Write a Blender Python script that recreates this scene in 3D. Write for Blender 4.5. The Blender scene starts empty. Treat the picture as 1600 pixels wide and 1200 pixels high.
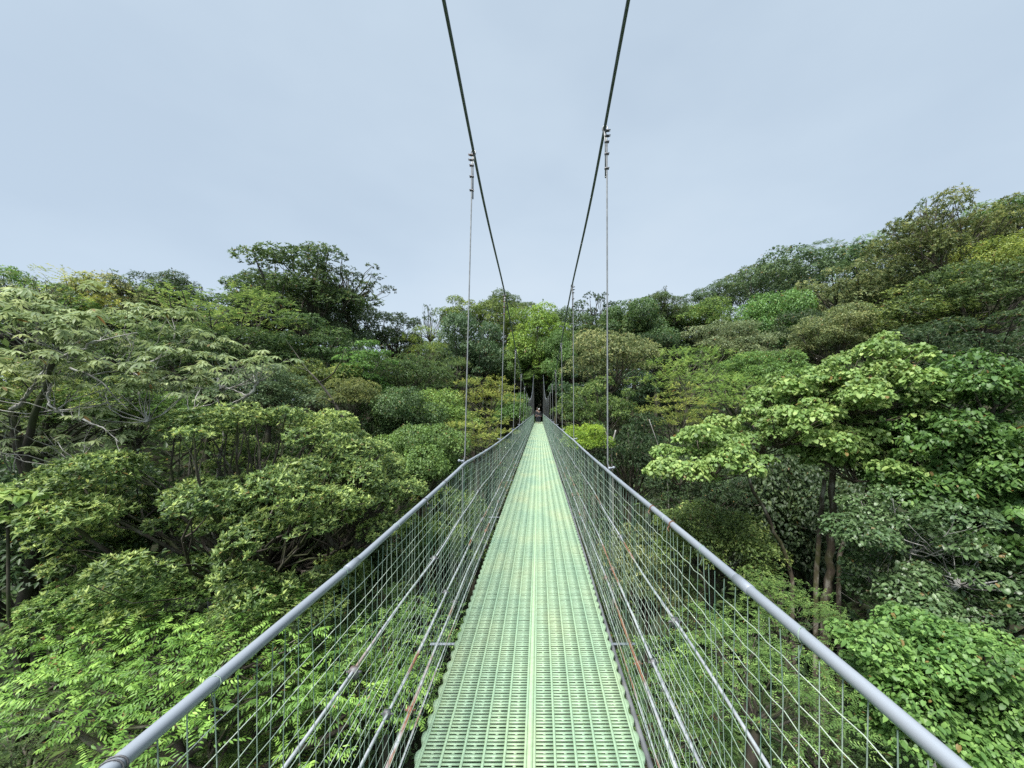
import bpy, math, random
import numpy as np
from mathutils import Vector

C = bpy.context.scene.collection
R = math.radians
UP = np.array([0.0, 0.0, 1.0])
EYE = np.array([0.04, 0.0, 1.5])
F, VX, VY = 601.0, 842.0, 641.0            # focal length and vanishing point of the bridge, in photo pixels


def at(px, py, Y):                          # a pixel of the photo at distance Y along the bridge -> a place
    return np.array([EYE[0] + (px - VX) / F * Y, Y, EYE[2] - (py - VY) / F * Y])


# ------------------------------------------------------------------ mesh helpers
class Geo:
    def __init__(s):
        s.V, s.T, s.Q, s.tt, s.tq, s.n = [], [], [], [], [], 0

    def add(s, v, t=None, q=None, tint_t=None, tint_q=None):
        v = np.asarray(v, dtype=np.float32).reshape(-1, 3)
        if t is not None and len(t):
            t = np.asarray(t, dtype=np.int32).reshape(-1, 3)
            s.T.append(t + s.n)
            s.tt.append(np.full(len(t), .5, np.float32) if tint_t is None else tint_t)
        if q is not None and len(q):
            q = np.asarray(q, dtype=np.int32).reshape(-1, 4)
            s.Q.append(q + s.n)
            s.tq.append(np.full(len(q), .5, np.float32) if tint_q is None else tint_q)
        s.V.append(v)
        s.n += len(v)

    def box(s, c, h):
        boxes(s, np.array([c], float), np.array([h], float))

    def tube(s, pts, rad, n=6, cap=True):
        pts = np.asarray(pts, float)
        k = len(pts)
        rad = np.broadcast_to(np.asarray(rad, float), (k,))
        d = np.gradient(pts, axis=0)
        d /= np.linalg.norm(d, axis=1)[:, None] + 1e-9
        ref = np.where(np.abs(d[:, 2:3]) > .9, np.array([[1., 0, 0]]), np.array([[0., 0, 1.]]))
        if np.any(np.abs(d[:, 2]) > .9):
            ref = np.broadcast_to(np.array([0.31, 0.95, 0.02]), (k, 3))
        u = np.cross(ref, d); u /= np.linalg.norm(u, axis=1)[:, None] + 1e-9
        w = np.cross(d, u)
        a = np.arange(n) * 2 * np.pi / n
        v = pts[:, None, :] + rad[:, None, None] * (np.cos(a)[None, :, None] * u[:, None, :] + np.sin(a)[None, :, None] * w[:, None, :])
        i = np.arange(k - 1)[:, None] * n
        j = np.arange(n)[None, :]
        j2 = (j + 1) % n
        q = np.stack([i + j, i + j2, i + n + j2, i + n + j], -1).reshape(-1, 4)
        t = []
        if cap and n > 3:
            t = [(0, x + 1, x) for x in range(1, n - 1)] + [((k - 1) * n, (k - 1) * n + x, (k - 1) * n + x + 1) for x in range(1, n - 1)]
        s.add(v.reshape(-1, 3), t, q)

    def build(s, name, mat, parent=None, smooth=False, loc=None):
        me = bpy.data.meshes.new(name)
        V = np.concatenate(s.V)
        T = np.concatenate(s.T) if s.T else np.zeros((0, 3), np.int32)
        Q = np.concatenate(s.Q) if s.Q else np.zeros((0, 4), np.int32)
        me.vertices.add(len(V)); me.vertices.foreach_set('co', V.ravel())
        me.loops.add(T.size + Q.size)
        me.loops.foreach_set('vertex_index', np.concatenate([T.ravel(), Q.ravel()]).astype(np.int32))
        np_ = len(T) + len(Q)
        me.polygons.add(np_)
        st = np.concatenate([np.arange(len(T)) * 3, T.size + np.arange(len(Q)) * 4]).astype(np.int32)
        me.polygons.foreach_set('loop_start', st)
        try:
            me.polygons.foreach_set('loop_total', np.concatenate([np.full(len(T), 3), np.full(len(Q), 4)]).astype(np.int32))
        except Exception:
            pass
        tint = np.concatenate((s.tt or [np.zeros(0, np.float32)]) + (s.tq or [np.zeros(0, np.float32)])).astype(np.float32)
        at_ = me.attributes.new('tint', 'FLOAT', 'FACE')
        at_.data.foreach_set('value', tint)
        if smooth:
            me.polygons.foreach_set('use_smooth', np.ones(np_, bool))
        me.update(calc_edges=True)
        me.materials.append(mat)
        return put(name, me, parent, loc)


def ribbon(g, x, hw, z1, z0):
    """a long flat bar along the walkway"""
    ys = np.arange(-1.5, 53.05, .1)
    n = len(ys)
    v = np.stack([np.column_stack([np.full(n, x + dx), ys, np.full(n, z)]) for dx, z in ((-hw, z0), (-hw, z1), (hw, z1), (hw, z0))], 1).reshape(-1, 3)
    i = np.arange(n - 1)[:, None] * 4
    q = np.concatenate([np.stack([i + a, i + b, i + 4 + b, i + 4 + a], -1).reshape(-1, 4) for a, b in ((0, 1), (1, 2), (2, 3), (3, 0))])
    g.add(v, None, q)


def boxes(g, c, h):
    c = np.asarray(c, float); h = np.asarray(h, float)
    sg = np.array([[-1, -1, -1], [1, -1, -1], [1, 1, -1], [-1, 1, -1], [-1, -1, 1], [1, -1, 1], [1, 1, 1], [-1, 1, 1]], float)
    v = (c[:, None, :] + h[:, None, :] * sg[None]).reshape(-1, 3)
    f = np.array([[0, 3, 2, 1], [4, 5, 6, 7], [0, 1, 5, 4], [1, 2, 6, 5], [2, 3, 7, 6], [3, 0, 4, 7]])
    q = (np.arange(len(c))[:, None, None] * 8 + f[None]).reshape(-1, 4)
    g.add(v, None, q)


def put(name, me, parent=None, loc=None):
    o = bpy.data.objects.new(name, me)
    C.objects.link(o)
    if parent is not None:
        o.parent = parent
    if loc is not None:
        o.location = loc
    return o


def empty(name, loc=(0, 0, 0)):
    o = bpy.data.objects.new(name, None)
    o.empty_display_size = .3
    C.objects.link(o)
    o.location = loc
    return o


def tag(o, label=None, cat=None, group=None, kind=None):
    if label: o['label'] = label
    if cat: o['category'] = cat
    if group: o['group'] = group
    if kind: o['kind'] = kind
    return o


# ------------------------------------------------------------------ materials
def new_mat(name):
    m = bpy.data.materials.new(name)
    m.use_nodes = True
    nt = m.node_tree
    return m, nt, nt.nodes, nt.links, nt.nodes['Principled BSDF']


def ramp(N, stops):
    r = N.new('ShaderNodeValToRGB')
    e = r.color_ramp.elements
    while len(e) < len(stops):
        e.new(.5)
    for i, (p, c) in enumerate(stops):
        e[i].position = p
        e[i].color = (*c, 1)
    return r


def noise(N, L, scale, detail=4, vec='Object', stretch=None, rough=.55):
    tc = N.new('ShaderNodeTexCoord')
    n = N.new('ShaderNodeTexNoise')
    n.inputs['Scale'].default_value = scale
    n.inputs['Detail'].default_value = detail
    n.inputs['Roughness'].default_value = rough
    if stretch:
        mp = N.new('ShaderNodeMapping')
        mp.inputs['Scale'].default_value = stretch
        L.new(tc.outputs[vec], mp.inputs['Vector'])
        L.new(mp.outputs[0], n.inputs['Vector'])
    else:
        L.new(tc.outputs[vec], n.inputs['Vector'])
    return n


def leaf_mat(name, cols, rough=.48, trans=.38, gain=1.42, spec=.35):
    """cols: mature, middle, young leaf colour"""
    m, nt, N, L, P = new_mat(name)
    a = N.new('ShaderNodeAttribute'); a.attribute_name = 'tint'
    cols = [tuple(min(.9, x * gain) for x in c) for c in cols]
    rp = ramp(N, [(0.0, cols[0]), (.5, cols[1]), (.94, cols[2]), (.98, (.22, .15, .055))])
    L.new(a.outputs['Fac'], rp.inputs[0])
    oi = N.new('ShaderNodeObjectInfo')
    hsv = N.new('ShaderNodeHueSaturation')
    mr = N.new('ShaderNodeMapRange')
    mr.inputs[3].default_value = .485; mr.inputs[4].default_value = .515
    L.new(oi.outputs['Random'], mr.inputs[0]); L.new(mr.outputs[0], hsv.inputs['Hue'])
    # each branch ages in its own way: slow drift of leaf tone through the crown
    n = noise(N, L, .9, 3)
    mv = N.new('ShaderNodeMapRange')
    mv.inputs[1].default_value = .3; mv.inputs[2].default_value = .7
    mv.inputs[3].default_value = .78; mv.inputs[4].default_value = 1.25
    L.new(n.outputs['Fac'], mv.inputs[0]); L.new(mv.outputs[0], hsv.inputs['Value'])
    L.new(rp.outputs[0], hsv.inputs['Color'])
    L.new(hsv.outputs[0], P.inputs['Base Color'])
    P.inputs['Roughness'].default_value = rough
    P.inputs['Specular IOR Level'].default_value = spec
    tr = N.new('ShaderNodeBsdfTranslucent')
    h2 = N.new('ShaderNodeHueSaturation')
    h2.inputs['Hue'].default_value = .485; h2.inputs['Saturation'].default_value = 1.05; h2.inputs['Value'].default_value = 1.3
    L.new(hsv.outputs[0], h2.inputs['Color']); L.new(h2.outputs[0], tr.inputs['Color'])
    mx = N.new('ShaderNodeMixShader'); mx.inputs[0].default_value = trans
    L.new(P.outputs[0], mx.inputs[1]); L.new(tr.outputs[0], mx.inputs[2])
    out = N['Material Output'] if 'Material Output' in N else N.new('ShaderNodeOutputMaterial')
    L.new(mx.outputs[0], out.inputs['Surface'])
    return m


def bark_mat(name, dark, mid, pale, moss=None, scale=3):
    m, nt, N, L, P = new_mat(name)
    n1 = noise(N, L, scale, 6, stretch=(1, 1, .35))
    rp = ramp(N, [(.3, dark), (.52, mid), (.68, pale)])
    L.new(n1.outputs['Fac'], rp.inputs[0])
    src = rp.outputs[0]
    if moss:
        n2 = noise(N, L, 1.1, 5)
        r2 = ramp(N, [(.48, (0, 0, 0)), (.6, (1, 1, 1))])
        L.new(n2.outputs['Fac'], r2.inputs[0])
        mx = N.new('ShaderNodeMixRGB'); mx.inputs[2].default_value = (*moss, 1)
        L.new(r2.outputs[0], mx.inputs[0]); L.new(src, mx.inputs[1])
        src = mx.outputs[0]
    L.new(src, P.inputs['Base Color'])
    P.inputs['Roughness'].default_value = .85
    b = N.new('ShaderNodeBump'); b.inputs['Strength'].default_value = .6; b.inputs['Distance'].default_value = .03
    L.new(n1.outputs['Fac'], b.inputs['Height']); L.new(b.outputs[0], P.inputs['Normal'])
    return m


def metal_mat(name, a, b, rust=None, rust_lo=.6, rough=.45, metallic=.6, scale=8, stretch=None):
    m, nt, N, L, P = new_mat(name)
    n1 = noise(N, L, scale, 6, stretch=stretch)
    rp = ramp(N, [(.35, a), (.65, b)])
    L.new(n1.outputs['Fac'], rp.inputs[0])
    src = rp.outputs[0]
    if rust:
        n2 = noise(N, L, 2.6, 5, stretch=(1, .55, 1))
        r2 = ramp(N, [(rust_lo, (0, 0, 0)), (rust_lo + .06, (1, 1, 1))])
        L.new(n2.outputs['Fac'], r2.inputs[0])
        mx = N.new('ShaderNodeMixRGB'); mx.inputs[2].default_value = (*rust, 1)
        L.new(r2.outputs[0], mx.inputs[0]); L.new(src, mx.inputs[1])
        src = mx.outputs[0]
        inv = N.new('ShaderNodeMath'); inv.operation = 'MULTIPLY_ADD'
        inv.inputs[1].default_value = -metallic; inv.inputs[2].default_value = metallic
        L.new(r2.outputs[0], inv.inputs[0]); L.new(inv.outputs[0], P.inputs['Metallic'])
    else:
        P.inputs['Metallic'].default_value = metallic
    L.new(src, P.inputs['Base Color'])
    P.inputs['Roughness'].default_value = rough
    return m


def plain(name, col, rough=.7):
    m, nt, N, L, P = new_mat(name)
    n1 = noise(N, L, 14, 4)
    rp = ramp(N, [(.3, tuple(x * .75 for x in col)), (.7, tuple(min(1, x * 1.2) for x in col))])
    L.new(n1.outputs['Fac'], rp.inputs[0]); L.new(rp.outputs[0], P.inputs['Base Color'])
    P.inputs['Roughness'].default_value = rough
    return m


LG = 1.3
PAL = {
    'olive':   leaf_mat('leaf_olive', [(.038, .068, .020), (.092, .140, .038), (.26, .31, .090)]),
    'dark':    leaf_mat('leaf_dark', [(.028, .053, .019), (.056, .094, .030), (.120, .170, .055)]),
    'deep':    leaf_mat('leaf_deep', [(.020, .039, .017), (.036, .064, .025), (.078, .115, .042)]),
    'green':   leaf_mat('leaf_green', [(.040, .084, .022), (.086, .155, .040), (.185, .285, .075)]),
    'bright':  leaf_mat('leaf_bright', [(.048, .102, .020), (.108, .200, .038), (.265, .395, .085)]),
    'lime':    leaf_mat('leaf_lime', [(.080, .140, .020), (.170, .260, .034), (.360, .440, .075)]),
    'yellow':  leaf_mat('leaf_yellow', [(.058, .096, .024), (.130, .178, .042), (.330, .355, .095)]),
    'grey':    leaf_mat('leaf_grey', [(.055, .084, .040), (.110, .148, .068), (.230, .265, .130)]),
    'tan':     leaf_mat('leaf_tan', [(.058, .086, .034), (.130, .160, .064), (.330, .335, .150)]),
    'rust':    leaf_mat('leaf_rust', [(.046, .068, .024), (.105, .132, .044), (.250, .265, .090)]),
    'bluish':  leaf_mat('leaf_bluish', [(.032, .058, .028), (.064, .102, .046), (.130, .180, .080)]),  # bluish leaves; for the far ridge trees haze is put into this colour
    'fresh':   leaf_mat('leaf_fresh', [(.052, .104, .026), (.115, .195, .048), (.265, .350, .100)]),
    'bigleaf': leaf_mat('leaf_bigleaf', [(.070, .125, .034), (.148, .220, .064), (.290, .350, .115)], spec=.3),
    'silver':  leaf_mat('leaf_silver', [(.044, .078, .030), (.086, .134, .052), (.200, .255, .130)], rough=.42, spec=.5),
    'umbrella': leaf_mat('leaf_umbrella', [(.070, .105, .042), (.140, .185, .082), (.270, .315, .150)], rough=.5),
    'dome':    leaf_mat('leaf_dome', [(.036, .064, .022), (.104, .158, .048), (.33, .385, .125)]),
}
M = {
    'bark': bark_mat('bark_brown', (.020, .016, .012), (.062, .050, .038), (.17, .16, .13), (.045, .055, .018)),
    'bark_dark': bark_mat('bark_mossy_dark', (.012, .011, .008), (.030, .026, .018), (.07, .066, .045), (.030, .038, .012)),
    'bark_pale': bark_mat('bark_pale', (.09, .085, .075), (.26, .25, .23), (.46, .46, .43), None, 4),
    'bark_lichen': bark_mat('bark_lichen', (.035, .026, .018), (.090, .070, .050), (.30, .28, .24), (.060, .062, .022), 5),
    'rail': metal_mat('galvanised_pipe', (.20, .225, .255), (.275, .30, .33), None, rough=.5, metallic=.25, scale=10, stretch=(1, .2, 1)),
    'steel_dark': metal_mat('dark_steel_rope', (.11, .13, .155), (.19, .215, .245), None, rough=.5, metallic=.4, scale=40),
    'steel_light': metal_mat('hanger_steel', (.20, .21, .215), (.31, .325, .33), (.16, .085, .05), .66, rough=.45, metallic=.4, scale=30),
    'cable_side': metal_mat('side_cable_steel', (.29, .31, .325), (.45, .47, .485), (.20, .092, .052), .555, rough=.4, metallic=.35, scale=25),
    'clip': metal_mat('cable_clip_steel', (.07, .07, .075), (.17, .17, .175), (.15, .07, .04), .55, rough=.6, metallic=.4, scale=40),
    'wire': metal_mat('green_coated_wire', (.19, .27, .20), (.46, .52, .43), None, rough=.45, metallic=.1, scale=5),  # paler than the upright wires: highlights on level wires put into the colour
    'wire_v': metal_mat('green_upright_wire', (.075, .165, .12), (.30, .37, .31), None, rough=.5, metallic=.1, scale=4),
    'tower': metal_mat('dark_painted_steel', (.012, .016, .016), (.022, .027, .026), None, rough=.7, metallic=.1, scale=6),
    'pipe_dark': metal_mat('dark_conduit', (.075, .080, .088), (.17, .175, .18), (.14, .09, .06), .64, rough=.6, metallic=.2, scale=6),
}


def deck_mat(name, c1, c2, c3):
    m, nt, N, L, P = new_mat(name)
    n1 = noise(N, L, 1.3, 6, stretch=(1.6, .8, 1))
    rp = ramp(N, [(.30, c1), (.5, c2), (.68, c3)])
    L.new(n1.outputs['Fac'], rp.inputs[0])
    n2 = noise(N, L, 34, 5)
    r2 = ramp(N, [(.32, (.72, .70, .62)), (.62, (1, 1, 1))])
    L.new(n2.outputs['Fac'], r2.inputs[0])
    mx = N.new('ShaderNodeMixRGB'); mx.blend_type = 'MULTIPLY'; mx.inputs[0].default_value = .45
    L.new(rp.outputs[0], mx.inputs[1]); L.new(r2.outputs[0], mx.inputs[2])
    L.new(mx.outputs[0], P.inputs['Base Color'])
    P.inputs['Roughness'].default_value = .5
    return m


M['deck'] = deck_mat('green_plastic_grating', (.20, .315, .215), (.255, .362, .23), (.305, .38, .225))
M['strip'] = deck_mat('green_plastic_strip', (.255, .375, .24), (.29, .40, .245), (.32, .41, .24))

# ------------------------------------------------------------------ suspension bridge
rng = np.random.default_rng(7)
DECK_END = 53.0


def deck_dz(y):                              # the walkway gives a little where the photographer stands
    return -.05 * np.clip(1 - np.abs(y) / 4.5, 0, 1) ** 2 * (3 - 2 * np.clip(1 - np.abs(y) / 4.5, 0, 1))


bridge = empty('suspension_bridge', (0, 0, 0))
tag(bridge, 'narrow suspension footbridge with pale green grating deck, pipe handrails and wire netting', 'footbridge')


def add_dz(g):
    g.V = [np.column_stack([v[:, 0], v[:, 1], v[:, 2] + deck_dz(v[:, 1])]).astype(np.float32) for v in g.V]


ROW = .02
rows = np.arange(int((DECK_END + 1.5) / ROW))
yr = -1.5 + ROW * rows
kind = rows % 5                               # 0 split, 1 split, 2 long, 3 split, 4 long
TH = .0022
bay_edges = np.linspace(.020, .482, 6)
for side in (-1, 1):
    g = Geo()
    # lengthwise ribs, cut into 1 m pieces so they follow the walkway
    for e in bay_edges:
        ribbon(g, side * e, .006, 0.0, -2 * TH)
    for b in range(5):
        x0, x1 = bay_edges[b] + .006, bay_edges[b + 1] - .006
        wob = rng.normal(0, .0005, len(rows))
        c = np.column_stack([np.full(len(rows), side * (x0 + x1) / 2), yr + ROW / 2, -TH - .0012 + wob * .8])
        h = np.column_stack([np.full(len(rows), (x1 - x0) / 2), np.where(kind == 0, .0070, .0056), np.full(len(rows), TH)])
        boxes(g, c, h)
        sp = np.isin(kind, (0, 1, 3))
        n = sp.sum()
        c = np.column_stack([np.full(n, side * (x0 + x1) / 2), yr[sp], np.full(n, -TH - .0022)])
        boxes(g, c, np.broadcast_to(np.array([.0065, .0051, TH]), (n, 3)))
    # scalloped outer edge
    y0 = yr[kind == 0]
    prof = [(-.050, .000), (-.018, .002), (-.010, .012), (.000, .016), (.022, .016), (.032, .012), (.040, .002), (.050, .000)]
    xs_in = .4885
    P_, Q_ = [], []
    for k, yy in enumerate(y0):
        base = len(P_)
        for (dy, dx) in prof:
            P_.append((side * xs_in, yy + dy, 0.0)); P_.append((side * (xs_in + .006 + dx), yy + dy, 0.0)); P_.append((side * (xs_in + .006 + dx), yy + dy, -.022))
        for i in range(len(prof) - 1):
            a = base + 3 * i
            q1 = (a, a + 1, a + 4, a + 3); q2 = (a + 1, a + 2, a + 5, a + 4)
            if side < 0: q1 = q1[::-1]; q2 = q2[::-1]
            Q_.append(q1); Q_.append(q2)
    g.add(P_, None, Q_)
    add_dz(g)
    g.build('deck_panel', M['deck'], bridge)
g = Geo()
ribbon(g, 0, .0130, .0008, -2 * TH)
add_dz(g)
g.build('centre_strip', M['strip'], bridge)

HANG = {-1: 3.11 + 2.95 * np.arange(16), 1: 2.9 + 2.82 * np.arange(17)}
RAILX = .55


def rail_z(side, y):
    y = np.asarray(y, float)
    if side < 0:
        b = np.interp(y, [-1, .6, 1.3, 3.1, 6, 9, 50], [1.0, 1.0, 1.0, 1.075, 1.03, 1.04, 1.06])
    else:
        b = np.interp(y, [-1, .6, 1.0, 2.9, 5.6, 50], [1.06, 1.06, 1.055, 1.05, 1.06, 1.06])
    ph = (y - HANG[side][0]) / (HANG[side][1] - HANG[side][0])
    return b - .018 * np.sin(np.pi * (ph % 1.0)) ** 1.0 * (y > 3)


def rail_x(side, y):
    y = np.asarray(y, float)
    ph = (y - HANG[side][0]) / (HANG[side][1] - HANG[side][0])
    return side * (RAILX + .012 * np.sin(np.pi * (ph % 1.0)) * (y > 2.9) + .012 * np.exp(-((y - 1.2) / .8) ** 2))


cab_y = np.array([-6, -3, 0, 2.3, 3.1, 6, 9, 12, 15, 18, 22, 26, 30, 34, 40, 46, 50.5])
cab_h = np.array([3.6, 3.1, 2.62, 2.28, 2.10, 1.84, 1.43, 1.12, .90, .76, .68, .80, 1.10, 1.70, 3.05, 4.3, 5.4])


def smooth_interp(y, X, Yv):
    y = np.asarray(y, float)
    m = np.gradient(Yv, X)
    i = np.clip(np.searchsorted(X, y) - 1, 0, len(X) - 2)
    h = X[i + 1] - X[i]; t = (y - X[i]) / h
    return (2 * t ** 3 - 3 * t ** 2 + 1) * Yv[i] + (t ** 3 - 2 * t ** 2 + t) * h * m[i] + (-2 * t ** 3 + 3 * t ** 2) * Yv[i + 1] + (t ** 3 - t ** 2) * h * m[i + 1]


def cab_z(y):
    return EYE[2] - .02 + smooth_interp(y, cab_y, cab_h)


def cab_x(side, y):
    return side * np.interp(y, [-6, 2.3, 3.1, 22, 50], [.545, .515, .51, .52, .56]) + .024 * np.interp(y, [3, 22], [1, 0])


for side in (-1, 1):
    # main cable: seven strands laid round each other
    yy = np.arange(-6, 50.4, .06)
    g = Geo()
    cx, cz = cab_x(side, yy), cab_z(yy)
    g.tube(np.column_stack([cx, yy, cz]), .0112, 10, False)
    cable = g.build('main_cable', M['steel_dark'], bridge, True)
    # handrail pipe
    yy = np.arange(-1.0, 51, .08)
    g = Geo()
    rx, rz = rail_x(side, yy), rail_z(side, yy)
    g.tube(np.column_stack([rx, yy, rz]), .0119, 14)
    rail = g.build('handrail', M['rail'], bridge, True)
    joints = [1.24, 4.4, 7.3, 10.4, 13.4] if side < 0 else [.98, 4.1, 7.2, 10.1, 13.2]
    for j in joints:
        g = Geo()
        y3 = np.array([j - .035, j - .034, j + .034, j + .035])
        g.tube(np.column_stack([rail_x(side, y3), y3, rail_z(side, y3)]), [.0120, .0136, .0136, .0120], 14, False)
        g.build('pipe_coupling', M['rail'], rail)
    for w, tag_ in ((.535, 1), (2.0, 0), (2.4, 0)) if side < 0 else ((1.75, 1), (1.5, 0)):
        g = Geo()
        for d in (0, .006):
            a = np.linspace(0, 2 * np.pi, 17)
            g.tube(np.column_stack([rail_x(side, w) + .0134 * np.cos(a), w + d + .005 * np.cos(a), rail_z(side, w) + .0134 * np.sin(a)]), .0012, 5, False)
        x0, z0 = float(rail_x(side, w)), float(rail_z(side, w))
        g.tube([(x0 - side * .014, w, z0 - .006), (x0 - side * .021, w - .006, z0 - .014), (x0 - side * .018, w - .014, z0 - .022)], .0018, 5)
        g.build('wire_tie', M['clip'], rail)
    # hangers
    for k, y in enumerate(HANG[side]):
        y = float(y)
        tx, tz, bx, bz = float(cab_x(side, y)), float(cab_z(y)), float(rail_x(side, y)), float(rail_z(side, y))
        g = Geo()
        yb = y + .02
        xb = tx + side * .018
        # eye round the main cable, then the rope down to the rail and on to the deck beam
        a = np.linspace(-.5 * np.pi, 1.5 * np.pi, 13)
        g.tube(np.column_stack([tx + side * .004 + .019 * np.cos(a), np.full(13, y) + .008 * np.sin(a * .5), tz + .004 + .024 * np.sin(a)]), .0048, 6, False)
        top = [(tx + side * .006, y, tz - .02), (xb, y, tz - .10), (xb, y, tz - .35)]
        g.tube(top + [(bx + side * .008, y, bz + .05), (bx + side * .026, y, bz - .01), (bx + side * .026, y, -.02)], .0058, 6)
        g.tube([(tx - side * .002, y, tz - .02), (xb - side * .012, y, tz - .10), (xb - side * .011, y, tz - .37)], .0052, 6)
        hg = g.build('hanger', M['steel_light'], bridge, True)
        if k < 6:
            for q, dz in enumerate((-.015, -.055, -.10, -.19, -.30)):
                g = Geo()
                cx_ = xb - side * .006
                g.box((cx_, y, tz + dz), (.012, .008, .006))
                for s2 in (-1, 1):
                    g.tube([(cx_ - .004, y + s2 * .007, tz + dz), (cx_ + side * (.032 if q < 2 else .023), y + s2 * .007, tz + dz + .004)], .0034, 6)
                g.tube([(cx_ + side * .013, y, tz + dz), (cx_ + side * .021, y, tz + dz)], .0085, 6)
                g.build('cable_clip', M['clip'], hg)
            g = Geo()
            g.box((bx + side * .024, y, bz + .012), (.012, .016, .010))
            g.tube([(bx + side * .02, y - .012, bz + .016), (bx + side * .062, y - .012, bz + .02)], .006, 6)
            g.tube([(bx + side * .045, y - .012, bz + .018), (bx + side * .058, y - .012, bz + .02)], .012, 6)
            g.build('rail_clamp', M['rail'], hg)
    # four side ropes between rail and deck
    for q, hgt in enumerate((.70, .355, .155, .015)):
        hgt = hgt + (.035 if side > 0 and q == 0 else 0) + (.06 if side > 0 and q in (1, 2) else 0)
        yy = np.arange(-1.0, 51, .12)
        g = Geo()
        sag = .010 * np.sin(yy * 2.1 + q) + .006 * np.sin(yy * 5.3 + 2 * q + side)
        zz = hgt + sag * (q < 3) + deck_dz(yy)
        xx = side * (RAILX + .004 + .004 * np.sin(yy * 1.7 + q))
        r0 = (.0050, .0058, .0066, .0040)[q]
        g.tube(np.column_stack([xx, yy, zz]), r0, 7, False)
        if q in (1, 2):                      # lapped second rope beside it
            y2 = yy[(yy < 1.9 + .5 * q) | (yy > 4.5)]
            for seg in (yy[yy < 2.25 + .4 * q - .3 * side], yy[(yy > 5 + q)]):
                sg = .013 * np.sin(seg * 1.9 + q)
                g.tube(np.column_stack([side * (RAILX + .012) + 0 * seg, seg, hgt - .016 + sg + deck_dz(seg)]), r0 * .9, 7, False)
        rope = g.build('side_rope', M['cable_side'], bridge, True)
        for yc in ((1.35, 2.3, 3.9, 5.2) if q in (0, 1, 2) else ()):
            yc = yc + .27 * q + .11 * side
            g = Geo()
            zc = float(np.interp(yc, yy, zz))
            g.box((side * (RAILX + .006), yc, zc - .006), (.012, .009, .016))
            g.tube([(side * (RAILX - .018), yc, zc - .004), (side * (RAILX + .03), yc, zc - .004)], .0042, 6)
            g.build('cable_clip', M['clip'], rope)
    # netting
    g = Geo()
    nH = 20
    for i in range(nH):
        f = i / (nH - 1)
        y1 = np.arange(-.4, 16, .05)
        y2 = np.arange(16, 50, .4)
        yy = np.concatenate([y1, y2])
        top = rail_z(side, yy) - .075
        zz = top * (1 - f) + .0 * f + .006 * np.sin(yy * (2 + .3 * i) + i * 1.7) + deck_dz(yy) * f
        kink = .0014 * np.where((np.arange(len(yy)) % 2) == 0, 1, -1) + rng.normal(0, .0011, len(yy))
        xx = side * (RAILX - .004 + .012 * np.sin(yy * .9 + i * .6) * np.sin(f * np.pi)) + kink * .5
        g.tube(np.column_stack([xx, yy, zz + kink]), .0012, 4, False)
    net = g.build('side_net', M['wire'], bridge)
    g = Geo()
    for j, y in enumerate(np.arange(-.4, 49.5, .05)):
        n = 9 if y < 8 else 4
        f = np.linspace(0, 1, n)
        top = float(rail_z(side, y)) - .015
        zz = top * (1 - f) - .01 * f + float(deck_dz(y)) * f
        yy = y + .010 * np.sin(f * 6 + j * 1.3) * np.sin(f * np.pi) + rng.normal(0, .0025, n)
        xx = side * (RAILX + .000 + .006 * np.sin(f * 5 + j)) + 0 * f
        g.tube(np.column_stack([xx, yy, zz]), .0012, 4, False)
    g.build('net_upright_wires', M['wire_v'], net)
    a = np.linspace(0, 2 * np.pi, 11)
    for y in np.arange(.3, 7.5, .42):
        g = Geo()
        y = y + rng.normal(0, .06)
        x0, z0 = float(rail_x(side, y)), float(rail_z(side, y))
        g.tube(np.column_stack([x0 + .0132 * np.cos(a), y + .008 * np.sin(a + 1), z0 - .001 + .0136 * np.sin(a)]), .0011, 4, False)
        g.tube([(x0, y, z0 - .014), (x0 - side * .004, y + .004, z0 - .045), (x0 - side * .012, y + .010, z0 - .055)], .0011, 4)
        g.build('net_tie', M['wire_v'], net)

# beams under the deck
for y in [2.55, 5.5, 8.4, 11.35, 14.3, 17.2, 20.1, 23.0, 25.9, 28.8, 31.7, 34.6, 37.5, 40.4, 43.3, 46.2]:
    g = Geo()
    g.box((0, y, -.030 + float(deck_dz(y))), (.68, .010, .004))
    g.build('cross_beam', M['rail'], bridge)
for y in np.arange(1.1, 46, 1.47):
    g = Geo()
    g.box((0, y, -.050 + float(deck_dz(y))), (.47, .02, .018))
    g.build('cross_beam', M['pipe_dark'], bridge)
for side in (-1, 1):
    yy = np.arange(-1.2, 50, .25)
    g = Geo()
    g.tube(np.column_stack([side * (.445 if side < 0 else .527) + .006 * np.sin(yy * 1.3), yy, (-.09 if side < 0 else -.035) + .008 * np.sin(yy * 2.0) + deck_dz(yy)]), .014, 8)
    g.build('conduit', M['pipe_dark'], bridge, True)
# far portal
pt = Geo()
for side in (-1, 1):
    pt.tube([(side * .62, 50.6, -1.5), (side * .57, 50.6, 7.0)], [.11, .09], 10)
for z in (6.6,):
    pt.box((0, 50.6, z), (.50, .05, .06))
pt.build('tower', M['tower'], bridge)

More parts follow.
